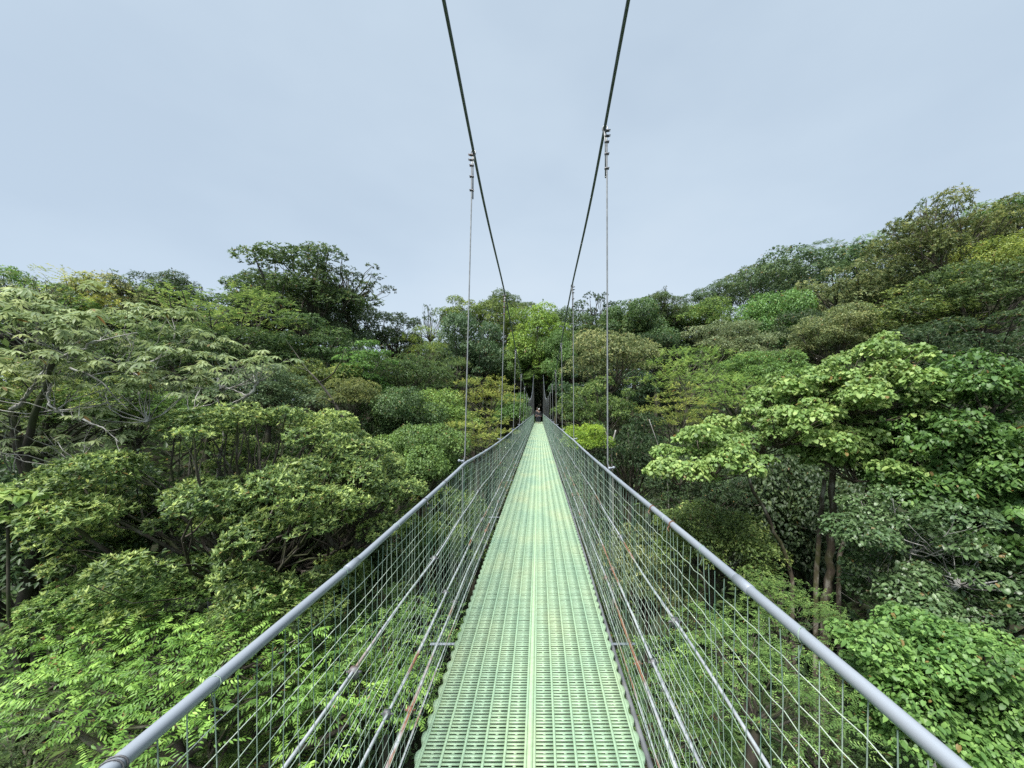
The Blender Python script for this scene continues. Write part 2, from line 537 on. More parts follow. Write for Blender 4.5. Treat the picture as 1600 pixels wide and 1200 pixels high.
# ------------------------------------------------------------------ leaves
T_KITE = (np.array([[0, 0, 0], [.45, -.5, .5], [1, 0, -.3], [.45, .5, .5]]), np.array([[0, 1, 2], [0, 2, 3]]), None)
_e = np.array([[0, 0, 0], [.38, 0, 0], [.72, 0, -.18], [1, 0, -.6], [.26, -.42, .30], [.62, -.44, .05], [.26, .42, .30], [.62, .44, .05]])
T_ELL = (_e, np.array([[0, 4, 1], [2, 5, 3], [0, 1, 6], [2, 3, 7]]), np.array([[1, 4, 5, 2], [1, 2, 7, 6]]))
_r = np.array([[0, 0, 0], [.40, 0, -.05], [.74, 0, -.16], [1, 0, -.45], [.14, -.50, .22], [.62, -.46, 0], [.14, .50, .22], [.62, .46, 0], [-.12, -.26, .12], [-.12, .26, .12]])
T_ROUND = (_r, np.array([[0, 8, 4], [0, 4, 1], [2, 5, 3], [0, 1, 6], [2, 3, 7], [0, 6, 9]]), np.array([[1, 4, 5, 2], [1, 2, 7, 6]]))


def nrm(a):
    return a / (np.linalg.norm(a, axis=-1, keepdims=True) + 1e-9)


def put_leaves(g, P, D, Nn, Ln, W, tint, tmpl):
    """P place, D along the leaf, Nn its upper side, Ln length, W width"""
    tv, tt, tq = tmpl
    tint = np.where(rng.random(len(P)) < .012, 1.0, np.asarray(tint) * .92)
    Ln = np.asarray(Ln) * np.exp(rng.normal(0, .16, len(P)))
    x = nrm(D); y = nrm(np.cross(Nn, x)); z = np.cross(x, y)
    Ln = np.asarray(Ln)[:, None, None]; W = np.asarray(W)[:, None, None]
    v = P[:, None, :] + x[:, None, :] * (tv[None, :, 0:1] * Ln) + y[:, None, :] * (tv[None, :, 1:2] * W) + z[:, None, :] * (tv[None, :, 2:3] * W * .55)
    n, k = len(P), len(tv)
    off = np.arange(n)[:, None, None] * k
    t = (off + tt[None]).reshape(-1, 3)
    q = (off + tq[None]).reshape(-1, 4) if tq is not None else None
    g.add(v.reshape(-1, 3), t, q, np.repeat(tint, len(tt)).astype(np.float32), np.repeat(tint, len(tq)).astype(np.float32) if tq is not None else None)


def basis(A):
    ref = np.where(np.abs(A[:, 2:3]) > .85, np.array([[1., 0, 0]]), np.array([[0, 0, 1.]]))
    u = nrm(np.cross(ref, A)); return u, np.cross(A, u)


def shell(rg, n, low=-.25):
    d = nrm(rg.normal(size=(n * 3 + 8, 3)))
    d = d[d[:, 2] > low][:n]
    return d


def clusters(rg, clumps, size, cover, low=-.3, sink=.3):
    """clumps (n,6): centre and half sizes -> places and axes of leaf clusters on their upper shells"""
    P, A, T = [], [], []
    for c in clumps:
        ctr, h = c[:3], c[3:6]
        area = 2 * math.pi * h[0] * (h[1] + h[2]) / 2 * (1 - low) * .8
        n = max(3, int(cover * area / (math.pi * (size / 2) ** 2)))
        d = shell(rg, n, low)
        n = len(d)
        lump = 1 + .14 * np.sin(d[:, 0] * 5 + ctr[0] * 3) * np.cos(d[:, 1] * 5 + ctr[1] * 2)
        rr = (1 - sink * rg.random(n) ** 2) * lump
        P.append(ctr + d * h * rr[:, None])
        A.append(nrm(d / np.maximum(h, .05) * h.mean() * .8 + UP * .65 + rg.normal(0, .28, (n, 3))))
        T.append(np.full(n, rg.normal(0, .10)))
    return np.concatenate(P), np.concatenate(A), np.concatenate(T)


def foliage(rg, clumps, st):
    g = Geo()
    s = st['style']; L0, W0 = st['L'], st['W']
    tm = st.get('tmpl', T_KITE)
    if s == 'rosette':
        k = st.get('k', 8)
        P, A, T = clusters(rg, clumps, 1.7 * L0, st['cover'], st.get('low', -.3))
        u, w = basis(A)
        n = len(P)
        young = np.clip(rg.normal(st.get('young', .42), .2, n) + T, 0, 1)
        for i in range(k):
            az = 2 * np.pi * i / k * 1.0 + rg.normal(0, .3, n) + rg.random() * 6
            inner = i % 3 == 0
            el = np.clip(rg.normal(.95 if inner else .25, .28, n), -.4, 1.4)
            D = np.cos(el)[:, None] * (np.cos(az)[:, None] * u + np.sin(az)[:, None] * w) + np.sin(el)[:, None] * A
            Ln = L0 * np.clip(rg.normal(.72 if inner else 1, .18, n), .4, 1.5)
            tint = np.clip(young + (.26 if inner else -.12) + rg.normal(0, .1, n), 0, 1)
            put_leaves(g, P - A * .1 * L0, D, A + rg.normal(0, .25, (n, 3)), Ln, W0 * Ln / L0, tint, tm)
    elif s == 'spray':
        m = st.get('m', 6); tl = st['twig']
        P, A, T = clusters(rg, clumps, tl * 1.1, st['cover'], st.get('low', -.5))
        n = len(P)
        hor = nrm(A * np.array([1, 1, .35]) + rg.normal(0, .45, (n, 3)) * np.array([1, 1, .35]))
        D0 = nrm(hor + UP * rg.normal(.12, .2, n)[:, None])
        sd = nrm(np.cross(D0, UP))
        young = np.clip(rg.normal(st.get('young', .45), .2, n) + T, 0, 1)
        dr = st.get('droop', .5)
        for i in range(m):
            t = (i + .3) / m
            pc = P + D0 * (tl * t) - UP * (tl * .35 * dr * t * t) - D0 * tl * .35
            for sg in (-1, 1):
                D = nrm(sd * sg * (.9 - .45 * t) + D0 * (.35 + .55 * t) - UP * dr * (.5 + .4 * rg.random((n, 1))) + rg.normal(0, .12, (n, 3)))
                Ln = L0 * np.clip(rg.normal(1, .15, n), .5, 1.4) * (1 - .3 * abs(t - .45))
                tint = np.clip(young + .22 * (t - .4) + rg.normal(0, .1, n), 0, 1)
                put_leaves(g, pc, D, UP + sd * sg * .25 + rg.normal(0, .18, (n, 3)), Ln, W0 * Ln / L0, tint, tm)
    elif s == 'round':
        P, A, T = clusters(rg, clumps, 1.0 * L0, st['cover'], st.get('low', -.4), st.get('sink', .35))
        n = len(P)
        hz = rg.normal(size=(n, 3)) * np.array([1, 1, .3]) + A * np.array([.9, .9, 0])
        D = nrm(nrm(hz) - UP * np.clip(rg.normal(st.get('hang', .45), .3, n), -.2, 1.4)[:, None])
        Ln = L0 * np.clip(rg.normal(1, .28, n), .4, 1.7)
        tint = np.clip(rg.normal(st.get('young', .45), .2, n) + T, 0, 1)
        put_leaves(g, P, D, A * .6 + UP * .8 + rg.normal(0, .3, (n, 3)), Ln, W0 * Ln / L0, tint, tm)
    elif s == 'palm':                          # umbrella leaves of ten drooping lobes
        k = 10
        P, A, T = clusters(rg, clumps, 1.9 * L0, st['cover'], st.get('low', .0))
        A = nrm(A * .5 + UP * .9 + rg.normal(0, .2, (len(P), 3)))
        u, w = basis(A); n = len(P)
        scale = np.clip(rg.normal(1, .22, n), .55, 1.4)
        young = np.clip(rg.normal(.5, .22, n) + T, 0, 1)
        for i in range(k):
            az = 2 * np.pi * i / k + rg.normal(0, .08, n)
            rad = np.cos(az)[:, None] * u + np.sin(az)[:, None] * w
            D = nrm(rad - A * rg.normal(.42, .12, (n, 1)))
            put_leaves(g, P, D, A + rg.normal(0, .1, (n, 3)), L0 * scale * rg.normal(1, .1, n), W0 * scale, np.clip(young + rg.normal(0, .08, n), 0, 1), tm)
        for j in range(0, n, 2):               # stalks
            g.tube([P[j], P[j] - A[j] * .25 - UP * .45 * L0 + rg.normal(0, .1, 3)], .008, 3, False)
    return g


def limb(g, a, b, r0, r1, rg, bend=.12, n=7, k=6):
    a, b = np.asarray(a, float), np.asarray(b, float)
    t = np.linspace(0, 1, k)[:, None]
    ln = np.linalg.norm(b - a)
    off = rg.normal(0, bend * ln, 3) * np.array([1, 1, .5])
    p = a + (b - a) * t + off * (t * (1 - t) * 2.2)
    p[:, 2] += -(t[:, 0] * (1 - t[:, 0])) * ln * .25
    p[1:-1] += rg.normal(0, .02 * ln, (k - 2, 3))
    g.tube(p, r0 + (r1 - r0) * t[:, 0] ** .7, n, False)
    return p


def skeleton(rg, clumps, root, r0, share=1.0, twigs=2):
    g = Geo()
    for c in clumps:
        if rg.random() > share: continue
        tip = c[:3] + np.array([0, 0, .2 * c[5]])
        p = limb(g, root + rg.normal(0, r0, 3) * np.array([1, 1, .5]), tip, r0 * .55, r0 * .12, rg)
        for _ in range(twigs):
            q = p[rg.integers(2, len(p) - 1)]
            limb(g, q, c[:3] + rg.normal(0, .55, 3) * c[3:6], r0 * .2, r0 * .05, rg, n=5, k=5)
    return g


def spread_clumps(rg, n, r, low, csize, flat=.6, inner=.35, sep=.55, fmin=.60):
    """clump centres in an ellipsoid of half sizes r"""
    out = []
    tries = 0
    while len(out) < n and tries < 4000:
        tries += 1
        d = nrm(rg.normal(size=3))
        if d[2] < low: continue
        f = rg.uniform(fmin, 1.02) if rg.random() > inner else rg.uniform(.1, .55)
        c = d * r * f
        s = csize * rg.uniform(.55, 1.4)
        if any(np.linalg.norm((c - o[:3]) / np.array([1, 1, .7])) < sep * (s + o[3]) * .8 for o in out): continue
        out.append(np.array([*c, s, s * rg.uniform(.8, 1.2), s * flat * rg.uniform(.8, 1.25)]))
    return np.array(out)


# --------------------------------------------------------- tree kinds used more than once (crown radius about 4 m)
KINDS = {}


def kind_of_tree(name, seed, n, r, low, csize, flat, st, inner=.3, share=.8, sep=.68, r0=.16):
    rg = np.random.default_rng(seed)
    r = np.array(r, float)
    cl = spread_clumps(rg, n, r, low, csize, flat, inner, sep)
    g = foliage(rg, cl, st)
    me = g.build('crown', PAL['olive']); crown_me = me.data; bpy.data.objects.remove(me)
    sk = skeleton(rg, cl, np.array([0, 0, -r[2] * .95]), r0, share)
    so = sk.build('branches', M['bark'], None, True); sk_me = so.data; bpy.data.objects.remove(so)
    KINDS[name] = (crown_me, sk_me, r)


ros = dict(style='rosette', L=.19, W=.07, k=7, cover=1.25, young=.42)
kind_of_tree('dome_a', 11, 34, (4, 4, 2.7), -.35, 1.25, .55, ros)
kind_of_tree('dome_b', 12, 40, (4, 4, 2.9), -.4, 1.1, .6, dict(ros, L=.17, W=.065, young=.38))
kind_of_tree('layer_a', 13, 26, (4, 4, 2.4), -.5, 1.5, .27, dict(style='spray', L=.17, W=.07, m=5, twig=.6, cover=1.5, droop=.25, young=.45, low=-.1), inner=.35)
kind_of_tree('layer_b', 14, 30, (4, 4, 3.2), -.6, 1.35, .30, dict(style='spray', L=.16, W=.075, m=5, twig=.55, cover=1.5, droop=.3, young=.5, low=-.1), inner=.35)
kind_of_tree('fine_a', 15, 34, (4, 4, 2.8), -.4, 1.2, .62, dict(style='round', L=.19, W=.11, cover=1.6, hang=.3, young=.42))
kind_of_tree('fine_b', 16, 42, (4, 4, 3.4), -.5, 1.1, .65, dict(style='round', L=.19, W=.11, cover=1.6, hang=.45, young=.4))
kind_of_tree('open_a', 17, 34, (4, 4, 3.2), -.5, .78, .55, dict(style='rosette', L=.2, W=.085, k=7, cover=1.2, young=.35), inner=.2, share=1, sep=.75, r0=.2)
kind_of_tree('open_c', 27, 46, (4, 4, 3.2), -.55, .95, .68, dict(style='rosette', L=.17, W=.07, k=7, cover=1.35, young=.38), inner=.25, share=1, sep=.6, r0=.2)
kind_of_tree('open_b', 18, 24, (4, 4, 2.6), -.4, .72, .5, dict(style='rosette', L=.2, W=.08, k=7, cover=1.1, young=.35), inner=.2, share=1, sep=.85, r0=.2)
kind_of_tree('tall_a', 19, 44, (3, 3, 4.4), -.8, 1.05, .7, dict(style='round', L=.19, W=.10, cover=1.6, hang=.6, young=.45, low=-.5), sep=.5)
kind_of_tree('tall_b', 20, 38, (3.2, 3.2, 4.2), -.8, 1.1, .5, dict(ros, L=.2, W=.085, cover=1.3), sep=.5)
kind_of_tree('bush_a', 21, 24, (4, 4, 3), -.3, 1.5, .65, dict(style='rosette', L=.20, W=.085, k=7, cover=1.35, young=.45, low=-.4))
kind_of_tree('bush_b', 22, 24, (4, 4, 3), -.3, 1.5, .6, dict(style='spray', L=.16, W=.06, m=6, twig=.7, cover=1.7, droop=.5, young=.45, low=-.4))
kind_of_tree('drape_a', 23, 30, (4, 4, 3.4), -.7, 1.2, .9, dict(style='round', L=.17, W=.12, cover=1.6, hang=.8, young=.42, low=-.7), sep=.5)
kind_of_tree('twiggy', 24, 26, (4, 4, 2.2), -.3, .5, .5, dict(style='rosette', L=.26, W=.1, k=6, cover=.8, young=.4), inner=.15, share=1, sep=.9, r0=.15)

# kind, x, y, width, height (photo pixels), distance, palette, category, label
TREES = [
    # ---- left, skyline
    ('dome_b', 30, 490, 170, 110, 27, 'fresh', 'broad yellow-green tree breaking the skyline at the far left edge'),
    ('layer_a', 120, 480, 170, 90, 30, 'yellow', 'flat layered yellowish tree on the skyline behind the umbrella-leaved tree'),
    ('twiggy', 60, 462, 110, 60, 25, 'grey', 'thin sprawling treetop with sparse leaf tufts above the left skyline'),
    ('dome_a', 180, 490, 150, 100, 33, 'tan', 'tan-tinged domed tree on the skyline left of the dark narrow tree'),
    ('twiggy', 195, 452, 120, 44, 32, 'bluish', 'bare-stemmed treetop with thin twigs against the sky beside the dark narrow tree'),
    ('tall_a', 262, 475, 85, 105, 34, 'deep', 'narrow dark green tree rising on the skyline left of the layered dome'),
    ('layer_b', 345, 515, 220, 135, 29, 'olive', 'wide layered olive dome in front of the tall open-crowned tree'),
    ('dome_b', 330, 570, 210, 120, 27, 'dark', 'dark green tree directly below the wide layered olive dome'),
    ('open_c', 490, 468, 190, 140, 42, 'dark', 'tall dark emergent tree with sky showing through its open crown'),
    ('open_b', 545, 440, 120, 70, 43, 'deep', 'dark crown reaching out to the right on a long bare limb over the skyline gap'),
    ('fine_b', 535, 515, 110, 130, 44, 'bluish', 'bluish upright crown below the long bare limb'),
    ('open_c', 425, 480, 120, 96, 45, 'dark', 'dark open tree standing just behind the emergent tree'),
    ('dome_b', 480, 560, 170, 110, 33, 'dark', 'dusky tree under the emergent crown with a leaning mossy stem in front'),
    ('tall_b', 565, 580, 100, 110, 31, 'green', 'cone-shaped mid green tree below the skyline gap'),
    ('open_c', 620, 532, 84, 76, 50, 'deep', 'small dark open tree left of the white gap in the skyline'),
    ('layer_a', 658, 545, 66, 66, 48, 'yellow', 'small yellow-green tree right of the dark open tree in the skyline dip'),
    ('twiggy', 672, 505, 60, 56, 52, 'deep', 'spindly dark twigs crossing the skyline dip'),
    # ---- left, middle slope
    ('bush_a', 556, 622, 80, 62, 25, 'rust', 'orange-tipped epiphyte-laden tree on the left slope'),
    ('dome_a', 500, 610, 110, 90, 29, 'olive', 'olive tree beside the orange-tipped tree'),
    ('dome_a', 625, 600, 120, 90, 36, 'dark', 'round mid green tree on the slope below the skyline dip'),
    ('layer_b', 690, 590, 100, 90, 42, 'dark', 'dark layered tree right of the round mid green tree'),
    ('drape_a', 620, 665, 130, 100, 26, 'dark', 'vine-draped green tree to the right of the big yellow-tipped dome'),
    ('fine_a', 680, 655, 120, 90, 31, 'fresh', 'fresh green fine-leaved tree left of the two-tier yellow tree'),
    ('drape_a', 655, 730, 150, 110, 21, 'green', 'drooping green tree between the big yellow-tipped dome and the left handrail'),
    ('layer_a', 762, 622, 95, 62, 33, 'yellow', 'upper tier of yellow-olive leaves close left of the bridge'),
    ('layer_b', 745, 685, 120, 80, 27, 'yellow', 'lower yellow-olive layered tree beside the left handrail'),
    ('fine_b', 735, 560, 110, 130, 50, 'bluish', 'shadowy bluish tree behind the left hanger ropes'),
    ('dome_b', 725, 498, 76, 56, 56, 'yellow', 'flat-topped yellowish tree on a dark stem behind the first left hanger'),
    ('dome_a', 785, 515, 100, 84, 57, 'olive', 'olive crown on the skyline between the two left hangers'),
    ('fine_a', 790, 482, 76, 44, 70, 'dark', 'dark flat treetop behind the olive crown at the bridge end'),
    ('fine_b', 778, 590, 90, 110, 53, 'dark', 'dark tree walling the left of the tunnel at the bridge end'),
    ('fine_a', 800, 650, 60, 70, 46, 'green', 'green bush against the left netting near the bridge end'),
    # ---- centre
    ('tall_a', 840, 540, 98, 134, 50, 'bright', 'bright green tree straight above the tunnel at the bridge end'),
    ('drape_a', 868, 565, 60, 80, 47, 'green', 'green hanging foliage right of the tunnel mouth'),
    ('drape_a', 812, 578, 62, 64, 49, 'green', 'green hanging foliage left of the tunnel mouth under the bright tree'),
    ('tall_b', 846, 583, 66, 46, 48.5, 'green', 'low leafy bough hanging right over the tunnel mouth'),
    ('fine_b', 895, 545, 90, 120, 60, 'dark', 'dark tree behind the right main cable'),
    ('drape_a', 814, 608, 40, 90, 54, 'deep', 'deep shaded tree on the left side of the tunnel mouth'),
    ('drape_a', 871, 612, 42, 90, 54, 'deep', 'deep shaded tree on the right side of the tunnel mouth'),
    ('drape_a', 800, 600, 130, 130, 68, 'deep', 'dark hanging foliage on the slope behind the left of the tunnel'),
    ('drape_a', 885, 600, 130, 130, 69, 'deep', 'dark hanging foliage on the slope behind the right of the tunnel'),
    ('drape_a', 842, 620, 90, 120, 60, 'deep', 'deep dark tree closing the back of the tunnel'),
    # ---- right, middle
    ('open_a', 925, 500, 90, 80, 64, 'deep', 'dark open-branched tree on the skyline right of the right main cable'),
    ('dome_a', 948, 570, 130, 100, 36, 'tan', 'pinkish tan tree with leaf rosettes behind the first right hanger'),
    ('dome_b', 935, 650, 120, 110, 31, 'olive', 'brownish olive tree below the pinkish tan tree'),
    ('bush_a', 915, 690, 66, 56, 24, 'lime', 'lime yellow shrub by the right handrail'),
    ('drape_a', 990, 520, 120, 90, 52, 'dark', 'dark green vine-covered tree right of the first right hanger'),
    ('fine_b', 1040, 490, 66, 60, 60, 'dark', 'small pointed tree on the skyline under a spiky dead top'),
    ('twiggy', 1038, 464, 36, 34, 60, 'deep', 'spiky broken treetop sticking up from the right-centre skyline'),
    ('fine_b', 1025, 560, 84, 70, 48, 'deep', 'very dark dense clump above the pale layered tree'),
    ('fine_a', 1090, 510, 130, 66, 62, 'olive', 'olive fine-leaved tree under the grey-blue rounded skyline tree'),
    ('fine_b', 1118, 474, 96, 56, 88, 'bluish', 'grey-blue rounded tree on the far skyline'),
    ('fine_b', 1145, 548, 130, 90, 46, 'grey', 'round greyish tree with tiny leaves in the middle of the right slope'),
    ('layer_a', 1075, 590, 140, 90, 32, 'fresh', 'pale green layered tree left of the big-leaved tree'),
    ('layer_b', 1060, 650, 110, 90, 26, 'yellow', 'yellow-olive tree whose lit branch tip points at the bridge'),
    ('dome_b', 985, 720, 140, 130, 25, 'deep', 'black-green tree in the shade right of the lime shrub'),
    ('fine_a', 1190, 590, 120, 80, 36, 'green', 'mid green tree between the greyish tree and the big-leaved tree'),
    ('layer_a', 1150, 625, 130, 70, 28, 'fresh', 'light green tree just behind the top of the big-leaved tree'),
    # ---- right hill
    ('fine_b', 1240, 470, 170, 130, 85, 'bluish', 'hazy rounded tree low on the right-hand ridge'),
    ('layer_b', 1255, 425, 130, 64, 98, 'bluish', 'hazy flat tree on the ridge line where the hill starts to climb'),
    ('layer_a', 1350, 412, 130, 66, 98, 'green', 'hazy green layered tree higher along the ridge'),
    ('twiggy', 1345, 388, 60, 30, 96, 'dark', 'small leafless spiky treetop on the ridge'),
    ('dome_a', 1190, 445, 90, 56, 95, 'dark', 'dark dome on the ridge left of the hazy flat tree'),
    ('drape_a', 1215, 520, 130, 110, 60, 'green', 'green draped tree below the hazy ridge trees'),
    ('fine_b', 1260, 545, 100, 110, 50, 'deep', 'deep shaded tree beside the green draped tree'),
    ('dome_b', 1330, 470, 180, 100, 58, 'tan', 'tan-tipped wide tree on the right hill below the ridge'),
    ('dome_b', 1480, 385, 170, 140, 48, 'rust', 'big rusty olive tree crowning the right hill'),
    ('twiggy', 1455, 345, 130, 76, 49, 'grey', 'feathery thin-stemmed treetop above the big rusty tree'),
    ('dome_a', 1575, 345, 110, 56, 60, 'green', 'green treetop at the hill crest by the right edge'),
    ('fine_a', 1585, 420, 150, 110, 42, 'yellow', 'yellow-flecked tree at the right edge of the hill'),
    ('dome_b', 1400, 520, 220, 110, 44, 'olive', 'broad olive tree across the middle of the right hill'),
    ('dome_a', 1530, 470, 190, 120, 38, 'dark', 'dark broad tree below the big rusty tree'),
    ('fine_b', 1300, 530, 120, 90, 42, 'tan', 'tan speckled tree left of the broad olive tree'),
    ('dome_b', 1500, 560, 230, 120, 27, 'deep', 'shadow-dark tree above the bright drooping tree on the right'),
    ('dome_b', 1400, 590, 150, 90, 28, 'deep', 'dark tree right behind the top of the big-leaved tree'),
    # ---- right, near
    ('fine_a', 1115, 850, 170, 120, 16, 'olive', 'olive fine-leaved treetop just over the right handrail'),
    ('dome_b', 1090, 770, 150, 120, 22, 'deep', 'dark tree under the left bough of the big-leaved tree'),
    ('bush_b', 1230, 960, 150, 110, 11, 'green', 'fern-like green treetop behind the right handrail'),
    ('bush_b', 1180, 1060, 260, 150, 8.5, 'green', 'narrow-leaved green treetop seen through the right netting'),
    ('bush_b', 1040, 1120, 240, 150, 10, 'green', 'dusky green treetop below the right netting'),
    ('dome_b', 1010, 900, 160, 130, 17, 'tan', 'brownish treetop low behind the right netting'),
    ('drape_a', 1250, 830, 260, 220, 23, 'deep', 'dark tree around the stems of the big-leaved tree'),
    ('drape_a', 1560, 900, 220, 200, 13, 'dark', 'dark leafy tree below the bright drooping tree'),
    ('bush_b', 1290, 1160, 220, 110, 9, 'dark', 'shadowed treetop at the bottom beneath the right handrail'),
    # ---- second rank, seen through the gaps of the first
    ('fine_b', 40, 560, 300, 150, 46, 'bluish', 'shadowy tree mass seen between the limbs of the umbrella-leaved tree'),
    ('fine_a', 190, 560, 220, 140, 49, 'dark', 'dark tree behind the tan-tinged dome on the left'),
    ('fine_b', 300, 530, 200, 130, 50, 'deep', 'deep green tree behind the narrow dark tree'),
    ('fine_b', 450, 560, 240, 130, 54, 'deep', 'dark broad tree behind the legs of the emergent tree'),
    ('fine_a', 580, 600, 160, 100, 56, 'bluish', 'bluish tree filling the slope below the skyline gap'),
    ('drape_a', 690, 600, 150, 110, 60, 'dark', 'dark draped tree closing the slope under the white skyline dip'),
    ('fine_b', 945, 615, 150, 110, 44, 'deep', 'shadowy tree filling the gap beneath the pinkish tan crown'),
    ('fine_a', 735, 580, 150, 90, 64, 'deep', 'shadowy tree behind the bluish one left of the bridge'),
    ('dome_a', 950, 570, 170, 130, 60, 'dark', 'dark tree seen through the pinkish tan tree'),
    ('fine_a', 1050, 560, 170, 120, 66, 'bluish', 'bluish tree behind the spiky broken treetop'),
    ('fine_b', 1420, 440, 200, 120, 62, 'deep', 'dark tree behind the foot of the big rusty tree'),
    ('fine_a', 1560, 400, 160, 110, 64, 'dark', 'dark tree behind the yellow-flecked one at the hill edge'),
    ('dome_b', 1340, 520, 200, 120, 66, 'olive', 'olive tree behind the tan speckled tree'),
    # ---- left, near
    ('dome_b', 60, 640, 260, 150, 17, 'olive', 'olive tree behind the mossy limbs of the umbrella-leaved tree'),
    ('fine_a', 60, 850, 280, 260, 13, 'deep', 'black-green tree in deep shade at the left edge'),
    ('bush_a', 190, 930, 200, 84, 10.4, 'fresh', 'pale rosette-leaved treetop between the big dome and the drooping bright tree'),
    ('bush_a', 440, 945, 150, 56, 10.2, 'olive', 'olive rosette-leaved treetop tucked under the front of the big dome'),
    ('dome_a', 215, 650, 190, 90, 20, 'green', 'green tree between the umbrella-leaved tree and the big dome'),
    ('fine_a', 420, 620, 150, 90, 25, 'bluish', 'bluish fine-leaved tree above the big yellow-tipped dome'),
    ('drape_a', 540, 900, 190, 140, 16, 'dark', 'dark foliage under the right skirt of the big dome'),
    ('bush_b', 600, 1040, 240, 200, 11, 'green', 'shaded treetop seen through the left netting'),
    ('dome_b', 690, 840, 160, 140, 19, 'olive', 'olive treetop low behind the left netting'),
    ('bush_b', 330, 1170, 360, 120, 9.5, 'green', 'dark treetop below the bright drooping tree'),
    ('bush_b', 40, 1160, 240, 130, 9.5, 'dark', 'dark green treetop in the bottom corner under the drooping tree'),
]

# --------------------------------------------------------- ground from the feet of the trees
anch = []
for (k, px, py, w, h, Y, pal, lab) in TREES:
    c = at(px, py, Y)
    drop = 3.5 + (2.5 if Y > 20 else 4.0)
    anch.append((c[0], c[1], c[2] - h / F * Y / 2 - drop))
for (px, py, Y) in [(150, 800, 14), (400, 1000, 12.5), (220, 1350, 8), (1290, 1150, 15), (1520, 1200, 13), (1450, 1400, 8), (1520, 880, 14)]:
    c = at(px, py, Y); anch.append((c[0], c[1], c[2] - 3))
for y, z in [(-12, -2), (-5, -14), (2, -20), (10, -23), (18, -24), (26, -22), (34, -16), (42, -8), (48, -3)]:
    for x in (-3, 0, 3): anch.append((x, y, z))
for y in (51, 54, 58, 64): anch += [(-1.2, y, -.15), (0, y, -.1), (1.2, y, -.15)]
anch += [(0, 90, 1), (-40, 100, 8), (-120, 120, 14), (-160, 40, 4), (-120, -20, -2), (120, -20, 2), (130, 60, 34), (160, 130, 55), (60, 130, 30), (0, 160, 10),
         (-300, 300, 20), (300, 300, 60), (0, 400, 15), (-400, 0, 5), (400, 0, 20), (0, -300, 5)]
anch = np.array(anch)


def ground(x, y):
    x = np.atleast_1d(np.asarray(x, float)); y = np.atleast_1d(np.asarray(y, float))
    out = np.empty(len(x))
    for i in range(0, len(x), 4000):
        d2 = (x[i:i + 4000, None] - anch[None, :, 0]) ** 2 + (y[i:i + 4000, None] - anch[None, :, 1]) ** 2
        s2 = 1.5 + .0025 * (x[i:i + 4000, None] ** 2 + y[i:i + 4000, None] ** 2)
        w = 1 / (d2 + s2) ** 1.6
        out[i:i + 4000] = (w * anch[None, :, 2]).sum(1) / w.sum(1)
    return out + .25 * np.sin(x * .9) * np.cos(y * .8)


gx = np.concatenate([-np.geomspace(300, 62, 16), np.arange(-60, 60.1, 1.2), np.geomspace(62, 300, 16)])
gy = np.concatenate([-np.geomspace(100, 22, 10), np.arange(-20, 110.1, 1.2), np.geomspace(112, 330, 14)])
XX, YY = np.meshgrid(gx, gy)
ZZ = ground(XX.ravel(), YY.ravel())
nx = len(gx)
i = (np.arange(len(gy) - 1)[:, None] * nx + np.arange(nx - 1)[None]).ravel()
g = Geo()
g.add(np.column_stack([XX.ravel(), YY.ravel(), ZZ]), None, np.column_stack([i, i + 1, i + nx + 1, i + nx]))
m, nt, N, L, P = new_mat('forest_floor')
n1 = noise(N, L, .35, 8); rp = ramp(N, [(.35, (.012, .014, .007)), (.5, (.024, .034, .012)), (.65, (.035, .028, .017))])
L.new(n1.outputs['Fac'], rp.inputs[0]); L.new(rp.outputs[0], P.inputs['Base Color']); P.inputs['Roughness'].default_value = .95
go = g.build('terrain', m, None, True)
tag(go, 'dark leaf-littered forest floor of the ravine and its slopes', 'terrain', kind='structure')

# --------------------------------------------------------- plant the trees
def lone_trunk(rg, top, r, lean=.05):
    """trunk from the Empty's origin up to top (local)"""
    g = Geo()
    k = 8
    t = np.linspace(0, 1, k)[:, None]
    h = np.linalg.norm(top)
    p = np.array(top)[None] * t + (rg.normal(0, lean * h, 3) * np.array([1, 1, 0]))[None] * (t * (1 - t) * 2)
    p[1:-1] += rg.normal(0, .012 * h, (k - 2, 3))
    p[0, 2] -= .4
    rr = r * (1.5 - .7 * t[:, 0]); rr[0] *= 1.35
    g.tube(p, rr, 9, False)
    return g


for n_, (k, px, py, w, h, Y, pal, lab) in enumerate(TREES):
    rg = np.random.default_rng(900 + n_)
    cm, sm, r = KINDS[k]
    c = at(px, py, Y)
    sx = (w / F * Y / 2) / r[0]; sz = (h / F * Y / 2) / r[2]
    gz = float(ground(c[0], c[1])[0])
    hc = max(c[2] - gz, sz * r[2] * 1.15)
    cat = 'shrub' if k.startswith('bush') and Y > 20 else 'tree'
    dx = 4.2 if 'tunnel' in lab and abs(c[0]) < 1.6 else 0.0
    if 'left side of the tunnel' in lab: dx = -2.5
    root = empty('shrub' if cat == 'shrub' else 'forest_tree', (c[0] + dx, c[1], gz))
    tag(root, lab, cat, 'trees of the forest slopes')
    rot = rg.uniform(0, 6.28)
    cr = put('crown', cm, root, (-dx, 0, hc)); cr.scale = (sx, sx, sz); cr.rotation_euler = (0, 0, rot)
    cr.material_slots[0].link = 'OBJECT'; cr.material_slots[0].material = PAL[pal]
    br = put('branches', sm, root, (-dx, 0, hc)); br.scale = (sx, sx, sz); br.rotation_euler = (0, 0, rot)
    top = np.array([-dx, 0, hc - sz * r[2] * .93])
    if top[2] < .3: top[2] = .3
    lone_trunk(rg, top, .10 + .11 * sx).build('trunk', M['bark'], root, True)


